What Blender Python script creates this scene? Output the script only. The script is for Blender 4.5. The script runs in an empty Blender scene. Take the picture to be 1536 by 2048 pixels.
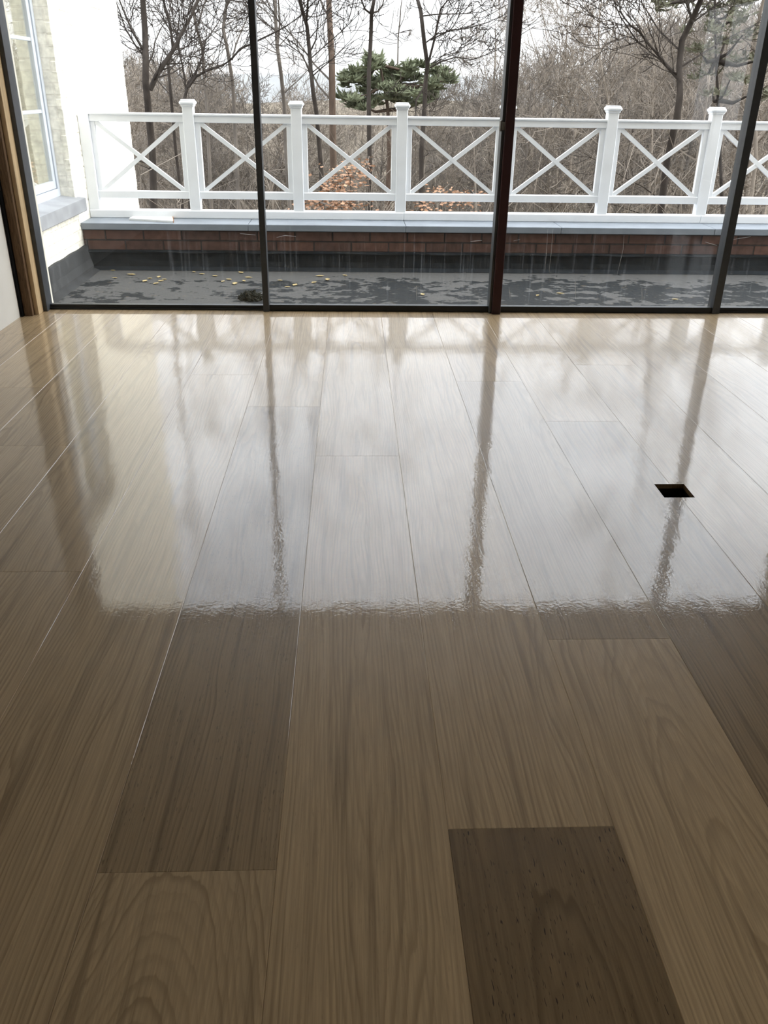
import bpy, math, random
from mathutils import Vector, Matrix, noise as mnoise

# ------------------------------------------------------------------ camera
H = 1.4
F_PX, PITCH, YAW, ROLL = 1684.9, 0.4688, 0.0422, 0.0157
cp, sp = math.cos(PITCH), math.sin(PITCH)
FW = Vector((math.sin(YAW) * cp, math.cos(YAW) * cp, -sp))
R0 = Vector((math.cos(YAW), -math.sin(YAW), 0))
U0 = R0.cross(FW)
RT = R0 * math.cos(ROLL) + U0 * math.sin(ROLL)
UP = -R0 * math.sin(ROLL) + U0 * math.cos(ROLL)
C = bpy.context.scene.collection
sc = bpy.context.scene
cam_d = bpy.data.cameras.new('camera')
cam_d.sensor_fit = 'VERTICAL'
cam_d.sensor_height = 36.0
cam_d.sensor_width = 27.0
cam_d.lens = F_PX / 2048 * 36.0
cam_d.clip_start = 0.02
cam_d.clip_end = 5000
cam = bpy.data.objects.new('camera', cam_d)
m = Matrix((RT, UP, -FW)).transposed().to_4x4()
m.translation = (0, 0, H)
cam.matrix_world = m
C.objects.link(cam)
sc.camera = cam

# ------------------------------------------------------------------ look
sc.view_settings.view_transform = 'Standard'
sc.view_settings.look = 'None'
sc.view_settings.gamma = 1.0
sc.view_settings.use_curve_mapping = False
sc.view_settings.exposure = 0.0
sc.cycles.use_denoising = True
sc.cycles.max_bounces = 10
sc.cycles.diffuse_bounces = 5
sc.cycles.glossy_bounces = 5
sc.cycles.transparent_max_bounces = 24
sc.cycles.sample_clamp_indirect = 12.0

# ------------------------------------------------------------------ overcast sky
SKY_HORIZON, SKY_ZENITH = 3.6, 4.3
w = bpy.data.worlds.new('sky'); sc.world = w; w.use_nodes = True
nt = w.node_tree; N = nt.nodes; L = nt.links
for n in list(N): N.remove(n)
out = N.new('ShaderNodeOutputWorld'); bg = N.new('ShaderNodeBackground')
tc = N.new('ShaderNodeTexCoord'); sx = N.new('ShaderNodeSeparateXYZ')
L.new(tc.outputs['Generated'], sx.inputs[0])
mr = N.new('ShaderNodeMapRange'); mr.inputs[1].default_value = 0.0; mr.inputs[2].default_value = 0.62
mr.inputs[3].default_value = SKY_HORIZON; mr.inputs[4].default_value = SKY_ZENITH
L.new(sx.outputs[2], mr.inputs[0])
mp = N.new('ShaderNodeMapping'); mp.inputs['Scale'].default_value = (1.0, 1.0, 2.6)
L.new(tc.outputs['Generated'], mp.inputs[0])
nz = N.new('ShaderNodeTexNoise'); nz.inputs['Scale'].default_value = 3.2; nz.inputs['Detail'].default_value = 5
L.new(mp.outputs[0], nz.inputs['Vector'])
m2 = N.new('ShaderNodeMapRange'); m2.inputs[1].default_value = 0.3; m2.inputs[2].default_value = 0.7
m2.inputs[3].default_value = 0.8; m2.inputs[4].default_value = 1.18
L.new(nz.outputs[0], m2.inputs[0])
mu = N.new('ShaderNodeMath'); mu.operation = 'MULTIPLY'
gr_ = N.new('ShaderNodeMapRange'); gr_.inputs[1].default_value = -0.06; gr_.inputs[2].default_value = -0.01
gr_.inputs[3].default_value = 0.12; gr_.inputs[4].default_value = 1.0
L.new(sx.outputs[2], gr_.inputs[0])
m3_ = N.new('ShaderNodeMath'); m3_.operation = 'MULTIPLY'
L.new(m2.outputs[0], m3_.inputs[0]); L.new(gr_.outputs[0], m3_.inputs[1])
L.new(mr.outputs[0], mu.inputs[0]); L.new(m3_.outputs[0], mu.inputs[1])
cr = N.new('ShaderNodeMix'); cr.data_type = 'RGBA'
cr.inputs['A'].default_value = (0.86, 0.93, 1.08, 1); cr.inputs['B'].default_value = (1.0, 1.0, 1.0, 1)
L.new(nz.outputs[0], cr.inputs['Factor'])
L.new(cr.outputs['Result'], bg.inputs['Color']); L.new(mu.outputs[0], bg.inputs['Strength'])
L.new(bg.outputs[0], out.inputs[0])

# hazy sun behind thin cloud, off to the right
sun_d = bpy.data.lights.new('sun', 'SUN'); sun_d.energy = 3.7; sun_d.angle = math.radians(40); sun_d.color = (1.0, 0.96, 0.88)
sun = bpy.data.objects.new('sun', sun_d); C.objects.link(sun); sun.location = (20, 12, 20)
sun.rotation_euler = Vector((0.90, 0.12, 0.42)).to_track_quat('Z', 'Y').to_euler()

# ------------------------------------------------------------------ pixel -> place helpers (used only to read real positions)
def ray(u, v):
    return RT * ((u - 768) / F_PX) + UP * ((1024 - v) / F_PX) + FW
def at_y(u, v, Y):
    r = ray(u, v); return Vector((0, 0, H)) + r * (Y / r.y)
def at_z(u, v, z):
    r = ray(u, v); return Vector((0, 0, H)) + r * ((z - H) / r.z)

# ------------------------------------------------------------------ materials
def mat(name, col, rough=0.6, spec=0.5, metal=0.0):
    M = bpy.data.materials.new(name); M.use_nodes = True
    b = M.node_tree.nodes['Principled BSDF']
    b.inputs['Base Color'].default_value = (*col, 1)
    b.inputs['Roughness'].default_value = rough
    b.inputs['Specular IOR Level'].default_value = spec
    b.inputs['Metallic'].default_value = metal
    return M
class G:
    """tiny node graph helper"""
    def __init__(s, M): s.t = M.node_tree; s.b = s.t.nodes.get('Principled BSDF'); s.o = s.t.nodes.get('Material Output')
    def n(s, k, **kw):
        x = s.t.nodes.new('ShaderNode' + k)
        for a, v in kw.items(): setattr(x, a, v)
        return x
    def l(s, a, b): s.t.links.new(a, b)
    def put(s, sock, v):
        if hasattr(v, 'is_output'): s.l(v, sock)
        else: sock.default_value = v
    def m(s, op, a, b=0.0, c=None):
        x = s.n('Math', operation=op); s.put(x.inputs[0], a); s.put(x.inputs[1], b)
        if c is not None: s.put(x.inputs[2], c)
        return x.outputs[0]
    def xyz(s, a, b, c):
        x = s.n('CombineXYZ'); s.put(x.inputs[0], a); s.put(x.inputs[1], b); s.put(x.inputs[2], c); return x.outputs[0]
    def sep(s, v):
        x = s.n('SeparateXYZ'); s.l(v, x.inputs[0]); return x.outputs
    def noise(s, v, scale=1.0, detail=2.0, rough=0.5):
        x = s.n('TexNoise'); s.l(v, x.inputs['Vector']); x.inputs['Scale'].default_value = scale
        x.inputs['Detail'].default_value = detail; x.inputs['Roughness'].default_value = rough
        return x.outputs[0]
    def rng(s, v, a, b, c, d, smooth=False):
        x = s.n('MapRange'); s.put(x.inputs[0], v)
        if smooth: x.interpolation_type = 'SMOOTHSTEP'
        for i, q in enumerate((a, b, c, d)): s.put(x.inputs[i + 1], q)
        return x.outputs[0]
    def mix(s, f, a, b, blend='MIX'):
        x = s.n('Mix', data_type='RGBA', blend_type=blend); s.put(x.inputs['Factor'], f)
        s.put(x.inputs['A'], (*a, 1) if isinstance(a, tuple) and len(a) == 3 else a)
        s.put(x.inputs['B'], (*b, 1) if isinstance(b, tuple) and len(b) == 3 else b)
        return x.outputs['Result']
    def bump(s, h, dist, strength=1.0, normal=None):
        x = s.n('Bump'); s.l(h, x.inputs['Height']); x.inputs['Distance'].default_value = dist
        x.inputs['Strength'].default_value = strength
        if normal is not None: s.l(normal, x.inputs['Normal'])
        return x.outputs[0]
    def pos(s): return s.n('NewGeometry').outputs['Position']
    def obj(s): return s.n('TexCoord').outputs['Object']
    def attr(s, name): return s.n('Attribute', attribute_name=name).outputs
def noisy(M, scale, amt, bumpd=0.0, stretch=(1, 1, 1), detail=4):
    g = G(M); col = tuple(g.b.inputs['Base Color'].default_value)[:3]
    mp = g.n('Mapping'); mp.inputs['Scale'].default_value = stretch
    g.l(g.obj(), mp.inputs[0])
    nn = g.noise(mp.outputs[0], scale, detail)
    f = g.rng(nn, 0.3, 0.7, 1 - amt, 1 + amt)
    g.l(g.mix(1.0, col, g.xyz(f, f, f), 'MULTIPLY'), g.b.inputs['Base Color'])
    if bumpd: g.l(g.bump(nn, bumpd), g.b.inputs['Normal'])
    return M

# floor boards: oiled, grey-brown oak under wet lacquer
def floor_material():
    M = mat('oak_floor', (0.3, 0.2, 0.13), 0.5, 0.2); g = G(M)
    lx, ly, ls = g.sep(g.attr('loc')['Vector'])
    xo, d0, tilt = g.sep(g.attr('grain')['Vector'])
    tone = g.attr('tone')['Fac']; pore = g.attr('pore')['Fac']
    wob = g.noise(g.xyz(g.m('MULTIPLY', lx, 4.0), g.m('MULTIPLY', ly, .8), ls), 1.0, 2.0)
    wob2 = g.noise(g.xyz(g.m('MULTIPLY', lx, 7.0), g.m('MULTIPLY', ly, 1.3), g.m('ADD', ls, 31.0)), 1.0, 3.0)
    xx = g.m('ADD', g.m('SUBTRACT', lx, xo), g.rng(wob, 0.0, 1.0, -0.075, 0.075))
    dd = g.m('ADD', g.m('MULTIPLY_ADD', ly, tilt, d0), g.rng(wob2, 0, 1, -0.035, 0.035))
    r = g.m('SQRT', g.m('ADD', g.m('MULTIPLY', xx, xx), g.m('MULTIPLY', dd, dd)))
    fine = g.noise(g.xyz(g.m('MULTIPLY', lx, 260.0), g.m('MULTIPLY', ly, 7.0), ls), 1.0, 3.0, 0.6)
    mid = g.noise(g.xyz(g.m('MULTIPLY', lx, 45.0), g.m('MULTIPLY', ly, 1.3), g.m('ADD', ls, 7.0)), 1.0, 3.0, 0.55)
    ph = g.m('ADD', g.m('MULTIPLY', r, 92.0), g.m('MULTIPLY', mid, 1.1))
    fr = g.m('FRACT', ph)
    ring = g.m('MULTIPLY', g.rng(fr, 0.30, 0.86, 0, 1, True), g.rng(fr, 0.86, 1.0, 1, 0, True))
    ringamp = g.rng(g.noise(g.xyz(g.m('MULTIPLY', r, 60.0), g.m('MULTIPLY', ly, 0.6), ls), 1.0, 1.0), 0.35, 0.7, 0.15, 1.0)
    ring = g.m('MULTIPLY', ring, ringamp)
    ring = g.m('MULTIPLY', ring, g.rng(fine, 0.25, 0.6, 0.45, 1.0))
    c = g.mix(g.m('MULTIPLY', ring, 0.78), (0.43, 0.312, 0.178), (0.20, 0.132, 0.066))
    light = g.rng(mid, 0.60, 0.74, 0, 0.35)
    c = g.mix(light, c, (0.56, 0.425, 0.26))
    c = g.mix(g.rng(mid, 0.47, 0.28, 0, 0.85), c, (0.23, 0.158, 0.085))
    f2 = g.rng(fine, 0.25, 0.75, 0.80, 1.18)
    c = g.mix(1.0, c, g.xyz(f2, f2, f2), 'MULTIPLY')
    c = g.mix(1.0, c, g.xyz(tone, g.m('MULTIPLY_ADD', tone, 1.07, -0.07), g.m('MULTIPLY_ADD', tone, 1.17, -0.17)), 'MULTIPLY')
    pn = g.noise(g.xyz(g.m('MULTIPLY', lx, 300.0), g.m('MULTIPLY', ly, 38.0), g.m('ADD', ls, 3.0)), 1.0, 1.0)
    pm = g.noise(g.xyz(g.m('MULTIPLY', lx, 22.0), g.m('MULTIPLY', ly, 3.0), g.m('ADD', ls, 13.0)), 1.0, 2.0)
    pf = g.m('MULTIPLY', g.m('MULTIPLY', g.rng(pn, 0.655, 0.70, 0, 1), g.rng(pm, 0.42, 0.55, 0, 1)), pore)
    c = g.mix(pf, c, (0.025, 0.014, 0.008))
    g.l(c, g.b.inputs['Base Color'])
    # lacquer relief: fibres, orange peel, slow undulation
    P = g.pos(); px, py, pz = g.sep(P)
    slow = g.noise(g.xyz(g.m('MULTIPLY', px, 9.0), g.m('MULTIPLY', py, 4.0), ls), 1.0, 2.0)
    drops = g.noise(P, 230.0, 1.0)
    peel = g.noise(g.xyz(g.m('MULTIPLY', px, 100.0), g.m('MULTIPLY', py, 80.0), 0.0), 1.0, 2.0)
    wave = g.noise(g.xyz(g.m('MULTIPLY', px, 26.0), g.m('MULTIPLY', py, 13.0), 3.0), 1.0, 1.0)
    nb = g.bump(slow, 0.0006)
    nb = g.bump(wave, 0.00022, 1.0, nb)
    nb = g.bump(fine, 0.000004, 1.0, nb)
    nb = g.bump(peel, 0.00016, 1.0, nb)
    nb = g.bump(g.rng(drops, 0.60, 0.8, 0, 1), 0.00020, 1.0, nb)
    g.b.inputs['Roughness'].default_value = 0.45
    g.b.inputs['Coat Weight'].default_value = 1.0
    g.b.inputs['Coat Roughness'].default_value = 0.02
    g.b.inputs['Coat IOR'].default_value = 1.5
    g.l(nb, g.b.inputs['Coat Normal'])
    return M

def bitumen_material():
    M = mat('bitumen_roofing', (0.06, 0.062, 0.064), 0.6, 0.4); g = G(M)
    P = g.pos(); x, y, z = g.sep(P)
    v = g.xyz(x, g.m('MULTIPLY', y, 1.2), z)
    a = g.noise(v, 1.6, 5.0, 0.6); b = g.noise(v, 7.0, 6.0, 0.62)
    nn = g.m('MULTIPLY_ADD', a, 0.4, g.m('MULTIPLY', b, 0.6))
    side = g.rng(x, -1.8, 0.6, -0.035, 0.035)
    far = g.rng(y, 7.85, 8.15, 0.0, -0.12)
    k = g.rng(g.m('ADD', nn, g.m('ADD', side, far)), 0.492, 0.515, 0, 1, True)
    c = g.mix(k, (0.088, 0.088, 0.087), (0.015, 0.018, 0.020))
    lich = g.rng(g.noise(v, 13.0, 3.0), 0.66, 0.72, 0, 0.35)
    c = g.mix(lich, c, (0.17, 0.13, 0.085))
    sp_ = g.rng(g.noise(P, 160.0, 2.0), 0.3, 0.7, 0.8, 1.2)
    c = g.mix(1.0, c, g.xyz(sp_, sp_, sp_), 'MULTIPLY')
    g.l(c, g.b.inputs['Base Color'])
    g.b.inputs['Specular IOR Level'].default_value = 0.12
    g.l(g.rng(k, 0, 1, 0.9, 0.75), g.b.inputs['Roughness'])
    g.l(g.bump(g.noise(v, 20.0, 5.0), 0.006), g.b.inputs['Normal'])
    return M

def brick_material(name, c1, c2, mortar, horiz='x', bumpd=0.004, rough=0.8):
    M = mat(name, c1, rough, 0.2); g = G(M)
    x, y, z = g.sep(g.pos())
    br = g.n('TexBrick'); g.l(g.xyz(x if horiz == 'x' else (y if horiz == 'y' else g.m('ADD', x, y)), g.m('SUBTRACT', z, 0.047), 0.0), br.inputs['Vector'])
    for k, v in (('Scale', 1.0), ('Mortar Size', 0.008), ('Mortar Smooth', 0.3), ('Bias', 0.0), ('Brick Width', 0.36), ('Row Height', 0.095)):
        br.inputs[k].default_value = v
    br.inputs['Color1'].default_value = (*c1, 1); br.inputs['Color2'].default_value = (*c2, 1); br.inputs['Mortar'].default_value = (*mortar, 1)
    n1 = g.noise(g.pos(), 18.0, 5.0)
    f = g.rng(n1, 0.25, 0.75, 0.72, 1.25)
    g.l(g.mix(1.0, br.outputs['Color'], g.xyz(f, f, f), 'MULTIPLY'), g.b.inputs['Base Color'])
    hgt = g.m('ADD', g.m('MULTIPLY', br.outputs['Fac'], -1.0), g.m('MULTIPLY', n1, 0.5))
    g.l(g.bump(hgt, bumpd), g.b.inputs['Normal'])
    return M

def glass_material(name, dirt=True, refl=1.0):
    M = bpy.data.materials.new(name); M.use_nodes = True
    g = G(M); t = g.t
    t.nodes.remove(g.b)
    gn = g.n('NewGeometry'); dp = g.n('VectorMath', operation='DOT_PRODUCT'); g.l(gn.outputs['Normal'], dp.inputs[0]); g.l(gn.outputs['Incoming'], dp.inputs[1])
    c1 = g.m('SUBTRACT', 1.0, g.m('ABSOLUTE', dp.outputs['Value'])); fres = g.m('MULTIPLY_ADD', g.m('POWER', c1, 5.0), 0.96, 0.04)
    tr = g.n('BsdfTransparent'); tr.inputs['Color'].default_value = (0.965, 0.975, 0.97, 1)
    gl = g.n('BsdfGlossy'); gl.inputs['Roughness'].default_value = 0.0; gl.inputs['Color'].default_value = (1, 1, 1, 1)
    mx = g.n('MixShader'); g.l(g.m('MINIMUM', g.m('MULTIPLY', fres, refl), 1.0), mx.inputs[0]); g.l(tr.outputs[0], mx.inputs[1]); g.l(gl.outputs[0], mx.inputs[2])
    res = mx.outputs[0]
    if dirt:
        x, y, z = g.sep(g.pos())
        low = g.rng(z, 0.15, 0.85, 1.0, 0.12)
        drip = g.rng(g.noise(g.xyz(g.m('MULTIPLY', x, 75.0), g.m('MULTIPLY', z, 1.6), 0.0), 1.0, 2.0), 0.56, 0.80, 0, 0.075)
        patch = g.rng(g.noise(g.xyz(g.m('MULTIPLY', x, 3.0), g.m('MULTIPLY', z, 1.0), 5.0), 1.0, 2.0), 0.45, 0.75, 0.0, 0.05)
        thin = g.rng(g.noise(g.xyz(g.m('MULTIPLY', x, 260.0), g.m('MULTIPLY', z, 2.5), 9.0), 1.0, 1.0), 0.76, 0.80, 0, 0.10)
        d = g.m('MULTIPLY', g.m('ADD', drip, thin), g.m('MULTIPLY', low, 0.45))
        df = g.n('BsdfTranslucent'); df.inputs['Color'].default_value = (0.8, 0.82, 0.85, 1)
        m3 = g.n('MixShader'); g.l(d, m3.inputs[0]); g.l(res, m3.inputs[1]); g.l(df.outputs[0], m3.inputs[2])
        res = m3.outputs[0]
    g.l(res, g.o.inputs[0])
    return M

def timber_material():
    M = mat('rough_timber', (0.2, 0.12, 0.06), 0.7, 0.2); g = G(M)
    x, y, z = g.sep(g.obj())
    nn = g.noise(g.xyz(g.m('MULTIPLY', x, 30.0), g.m('MULTIPLY', y, 30.0), g.m('MULTIPLY', z, 2.5)), 1.0, 3.0)
    fr = g.m('FRACT', g.m('MULTIPLY', nn, 9.0))
    g.l(g.mix(fr, (0.15, 0.092, 0.05), (0.075, 0.043, 0.022)), g.b.inputs['Base Color'])
    return M

M_floor = floor_material()
M_bitumen = bitumen_material()
M_plaster = noisy(mat('wall_plaster', (0.66, 0.645, 0.61), 0.9, 0.1), 3.0, 0.05)
M_ceil = noisy(mat('ceiling_plaster', (0.78, 0.76, 0.72), 0.9, 0.1), 2.0, 0.04)
M_frame = noisy(mat('anthracite_frame', (0.046, 0.052, 0.060), 0.38, 0.5), 40.0, 0.1)
M_maroon = noisy(mat('maroon_frame', (0.035, 0.009, 0.011), 0.4, 0.4), 40.0, 0.1)
M_latch = noisy(mat('grey_latch', (0.16, 0.15, 0.14), 0.5, 0.4, 0.4), 40.0, 0.1)
M_timber = timber_material()
M_lighttimber = noisy(mat('pale_timber', (0.5, 0.37, 0.22), 0.7, 0.2), 4.0, 0.15, 0, (8, 8, 0.6))
M_black = noisy(mat('black_gap_shade', (0.008, 0.008, 0.009), 0.8, 0.1), 10.0, 0.2)  # shade of the open gap beside the stud, as black colour
M_white = noisy(mat('white_railing_paint', (0.86, 0.88, 0.91), 0.4, 0.4), 8.0, 0.03)
M_wing = brick_material('cream_painted_brick', (0.92, 0.89, 0.79), (0.91, 0.88, 0.78), (0.87, 0.83, 0.74), 'xy', 0.002)
M_facade = noisy(mat('facade_render', (0.6, 0.57, 0.5), 0.9, 0.1), 2.0, 0.05)
M_redbrick = brick_material('red_brick', (0.155, 0.085, 0.066), (0.10, 0.062, 0.053), (0.05, 0.042, 0.04), 'x', 0.008)
M_coping = noisy(mat('grey_coping', (0.24, 0.27, 0.31), 0.5, 0.4), 5.0, 0.1, 0.002)
M_stone = noisy(mat('bluestone_sill', (0.32, 0.33, 0.35), 0.7, 0.3), 4.0, 0.2, 0.003)
M_flash = noisy(mat('black_flashing', (0.013, 0.017, 0.021), 0.6, 0.2), 7.0, 0.3, 0.01)
M_upstand = noisy(mat('grey_upstand_felt', (0.042, 0.044, 0.046), 0.85, 0.15), 3.0, 0.35, 0.006)
M_sill = noisy(mat('black_frame', (0.012, 0.014, 0.015), 0.4, 0.4), 40.0, 0.1)
M_winframe = noisy(mat('pale_grey_window_paint', (0.52, 0.56, 0.62), 0.4, 0.4), 8.0, 0.04)
M_glass = glass_material('pane_glass', True, 0.6)
M_glass2 = glass_material('old_window_glass', False, 1.6)
M_dark = noisy(mat('dark_opening', (0.02, 0.016, 0.013), 0.9, 0.0), 20.0, 0.2)
M_smear = mat('dried_splash', (0.75, 0.77, 0.8), 0.8, 0.1)
M_bark = noisy(mat('dark_bark', (0.042, 0.035, 0.03), 0.95, 0.05), 3.0, 0.35, 0.02, (4, 4, 1))
M_barkp = noisy(mat('pine_bark', (0.10, 0.072, 0.055), 0.95, 0.05), 3.0, 0.3, 0.02, (4, 4, 1))
M_barkg = noisy(mat('grey_bark', (0.125, 0.108, 0.092), 0.95, 0.05), 2.0, 0.3)
M_barkb = noisy(mat('brown_twigs', (0.21, 0.178, 0.145), 0.95, 0.05), 2.0, 0.3)
M_pine = noisy(mat('pine_needles', (0.15, 0.165, 0.10), 0.8, 0.2), 2.0, 0.4)
M_ever = noisy(mat('evergreen_needles', (0.11, 0.108, 0.07), 0.8, 0.2), 2.0, 0.4)
M_beech = noisy(mat('dry_beech_leaves', (0.36, 0.21, 0.13), 0.8, 0.2), 3.0, 0.3)
M_leaf = noisy(mat('tan_leaf', (0.42, 0.33, 0.17), 0.8, 0.2), 30.0, 0.2)
M_moss = noisy(mat('dark_moss', (0.03, 0.032, 0.026), 0.95, 0.05), 30.0, 0.4)
M_board = noisy(mat('white_board', (0.75, 0.76, 0.76), 0.5, 0.3), 8.0, 0.05)
M_raw = noisy(mat('raw_board_end', (0.5, 0.25, 0.1), 0.8, 0.1), 20.0, 0.2)
M_litter = mat('leaf_litter', (0.13, 0.105, 0.08), 0.95, 0.05)
def litter():
    g = G(M_litter); P = g.pos()
    a = g.noise(P, 0.12, 6.0, 0.65); b = g.noise(P, 1.7, 5.0, 0.7)
    c = g.mix(g.rng(a, 0.35, 0.65, 0, 1), (0.15, 0.127, 0.098), (0.23, 0.195, 0.148))
    f = g.rng(b, 0.3, 0.7, 0.6, 1.35)
    g.l(g.mix(1.0, c, g.xyz(f, f, f), 'MULTIPLY'), g.b.inputs['Base Color'])
    g.l(g.bump(b, 0.3), g.b.inputs['Normal'])
litter()
M_hill = noisy(mat('distant_woodland', (0.16, 0.17, 0.17), 1.0, 0.0), 0.02, 0.25)

# ------------------------------------------------------------------ mesh helpers
class MB:
    def __init__(s): s.v = []; s.f = []; s.mi = []
    def add(s, vs, fs, mi=0):
        o = len(s.v); s.v += [tuple(q) for q in vs]; s.f += [tuple(i + o for i in q) for q in fs]; s.mi += [mi] * len(fs)
        return s
    def box(s, x0, x1, y0, y1, z0, z1, mi=0):
        return s.add([(x0, y0, z0), (x1, y0, z0), (x1, y1, z0), (x0, y1, z0), (x0, y0, z1), (x1, y0, z1), (x1, y1, z1), (x0, y1, z1)],
                     [(0, 3, 2, 1), (4, 5, 6, 7), (0, 1, 5, 4), (1, 2, 6, 5), (2, 3, 7, 6), (3, 0, 4, 7)], mi)
    def bevbox(s, x0, x1, y0, y1, z0, z1, b=0.006, mi=0):
        """box with chamfered edges (24 vertices)"""
        vs = []; idx = {}
        X, Y, Z = (x0, x1), (y0, y1), (z0, z1)
        for i in (0, 1):
            for j in (0, 1):
                for k in (0, 1):
                    sx, sy, sz = (1, -1)[i], (1, -1)[j], (1, -1)[k]
                    for a in range(3):
                        p = [X[i], Y[j], Z[k]]
                        for q, sgn in ((0, sx), (1, sy), (2, sz)):
                            if q != a: p[q] += sgn * b
                        idx[(i, j, k, a)] = len(vs); vs.append(p)
        fs = []
        for a in range(3):
            o = [q for q in range(3) if q != a]
            for e in (0, 1):
                def key(p, q):
                    c = [0, 0, 0]; c[a] = e; c[o[0]] = p; c[o[1]] = q; return (*c, a)
                fs.append([idx[key(0, 0)], idx[key(1, 0)], idx[key(1, 1)], idx[key(0, 1)]])
        for a in range(3):           # edges along axis a
            o = [q for q in range(3) if q != a]
            for p in (0, 1):
                for q in (0, 1):
                    def key(e, ax):
                        c = [0, 0, 0]; c[a] = e; c[o[0]] = p; c[o[1]] = q; return (*c, ax)
                    fs.append([idx[key(0, o[0])], idx[key(1, o[0])], idx[key(1, o[1])], idx[key(0, o[1])]])
        for i in (0, 1):
            for j in (0, 1):
                for k in (0, 1):
                    fs.append([idx[(i, j, k, 0)], idx[(i, j, k, 1)], idx[(i, j, k, 2)]])
        cx = Vector(((x0 + x1) / 2, (y0 + y1) / 2, (z0 + z1) / 2)); ff = []
        for f in fs:
            p = [Vector(vs[t]) for t in f]; n = (p[1] - p[0]).cross(p[2] - p[0]); c = sum(p, Vector()) / len(p)
            ff.append(tuple(f) if n.dot(c - cx) > 0 else tuple(reversed(f)))
        return s.add(vs, ff, mi)
    def tube(s, pts, rad, n=6, mi=0, cap=True):
        pts = [Vector(p) for p in pts]
        if not isinstance(rad, (list, tuple)): rad = [rad] * len(pts)
        vs = []; fs = []
        for i, p in enumerate(pts):
            d = (pts[min(i + 1, len(pts) - 1)] - pts[max(i - 1, 0)])
            d = d.normalized() if d.length > 1e-9 else Vector((0, 0, 1))
            ref = Vector((1, 0, 0)) if abs(d.x) < 0.8 else Vector((0, 1, 0))
            a = d.cross(ref).normalized(); b = d.cross(a)
            for k in range(n):
                t = 2 * math.pi * k / n
                vs.append(p + (a * math.cos(t) + b * math.sin(t)) * rad[i])
        for i in range(len(pts) - 1):
            for k in range(n):
                k2 = (k + 1) % n
                fs.append((i * n + k, i * n + k2, (i + 1) * n + k2, (i + 1) * n + k))
        if cap:
            fs.append(tuple(range(n - 1, -1, -1))); fs.append(tuple((len(pts) - 1) * n + k for k in range(n)))
        return s.add(vs, fs, mi)
    def bar(s, a, b, wd, dp, mi=0):
        """square bar from a to b lying in an XZ plane: width wd in plane, depth dp along y"""
        a, b = Vector(a), Vector(b); d = (b - a).normalized(); q = Vector((-d.z, 0, d.x)) * wd / 2; y = Vector((0, dp / 2, 0))
        vs = [a - q - y, b - q - y, b + q - y, a + q - y, a - q + y, b - q + y, b + q + y, a + q + y]
        return s.add(vs, [(0, 1, 2, 3), (7, 6, 5, 4), (0, 4, 5, 1), (1, 5, 6, 2), (2, 6, 7, 3), (3, 7, 4, 0)], mi)
    def build(s, name, mats, parent=None, smooth=False):
        me = bpy.data.meshes.new(name)
        ox = Vector((0, 0, 0))
        if parent is not None:
            q = parent
            while q is not None: ox += q.location; q = q.parent
        me.from_pydata([(a - ox.x, b - ox.y, c - ox.z) for a, b, c in s.v], [], s.f)
        for mm in (mats if isinstance(mats, (list, tuple)) else [mats]): me.materials.append(mm)
        me.polygons.foreach_set('material_index', s.mi)
        if smooth: me.polygons.foreach_set('use_smooth', [True] * len(s.f))
        me.update()
        o = bpy.data.objects.new(name, me); C.objects.link(o)
        if parent is not None: o.parent = parent
        return o
def tag(o, label=None, cat=None, group=None, kind=None):
    for k, v in (('label', label), ('category', cat), ('group', group), ('kind', kind)):
        if v: o[k] = v
    return o
def thing(name, label, cat, loc=(0, 0, 0), group=None):
    o = bpy.data.objects.new(name, None); o.empty_display_size = 0.2; C.objects.link(o); o.location = loc
    return tag(o, label, cat, group)
def struct(o, label=None): o['kind'] = 'structure'; return tag(o, label) if label else o
def box(name, m, *a, parent=None): return MB().box(*a).build(name, m, parent)

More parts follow.
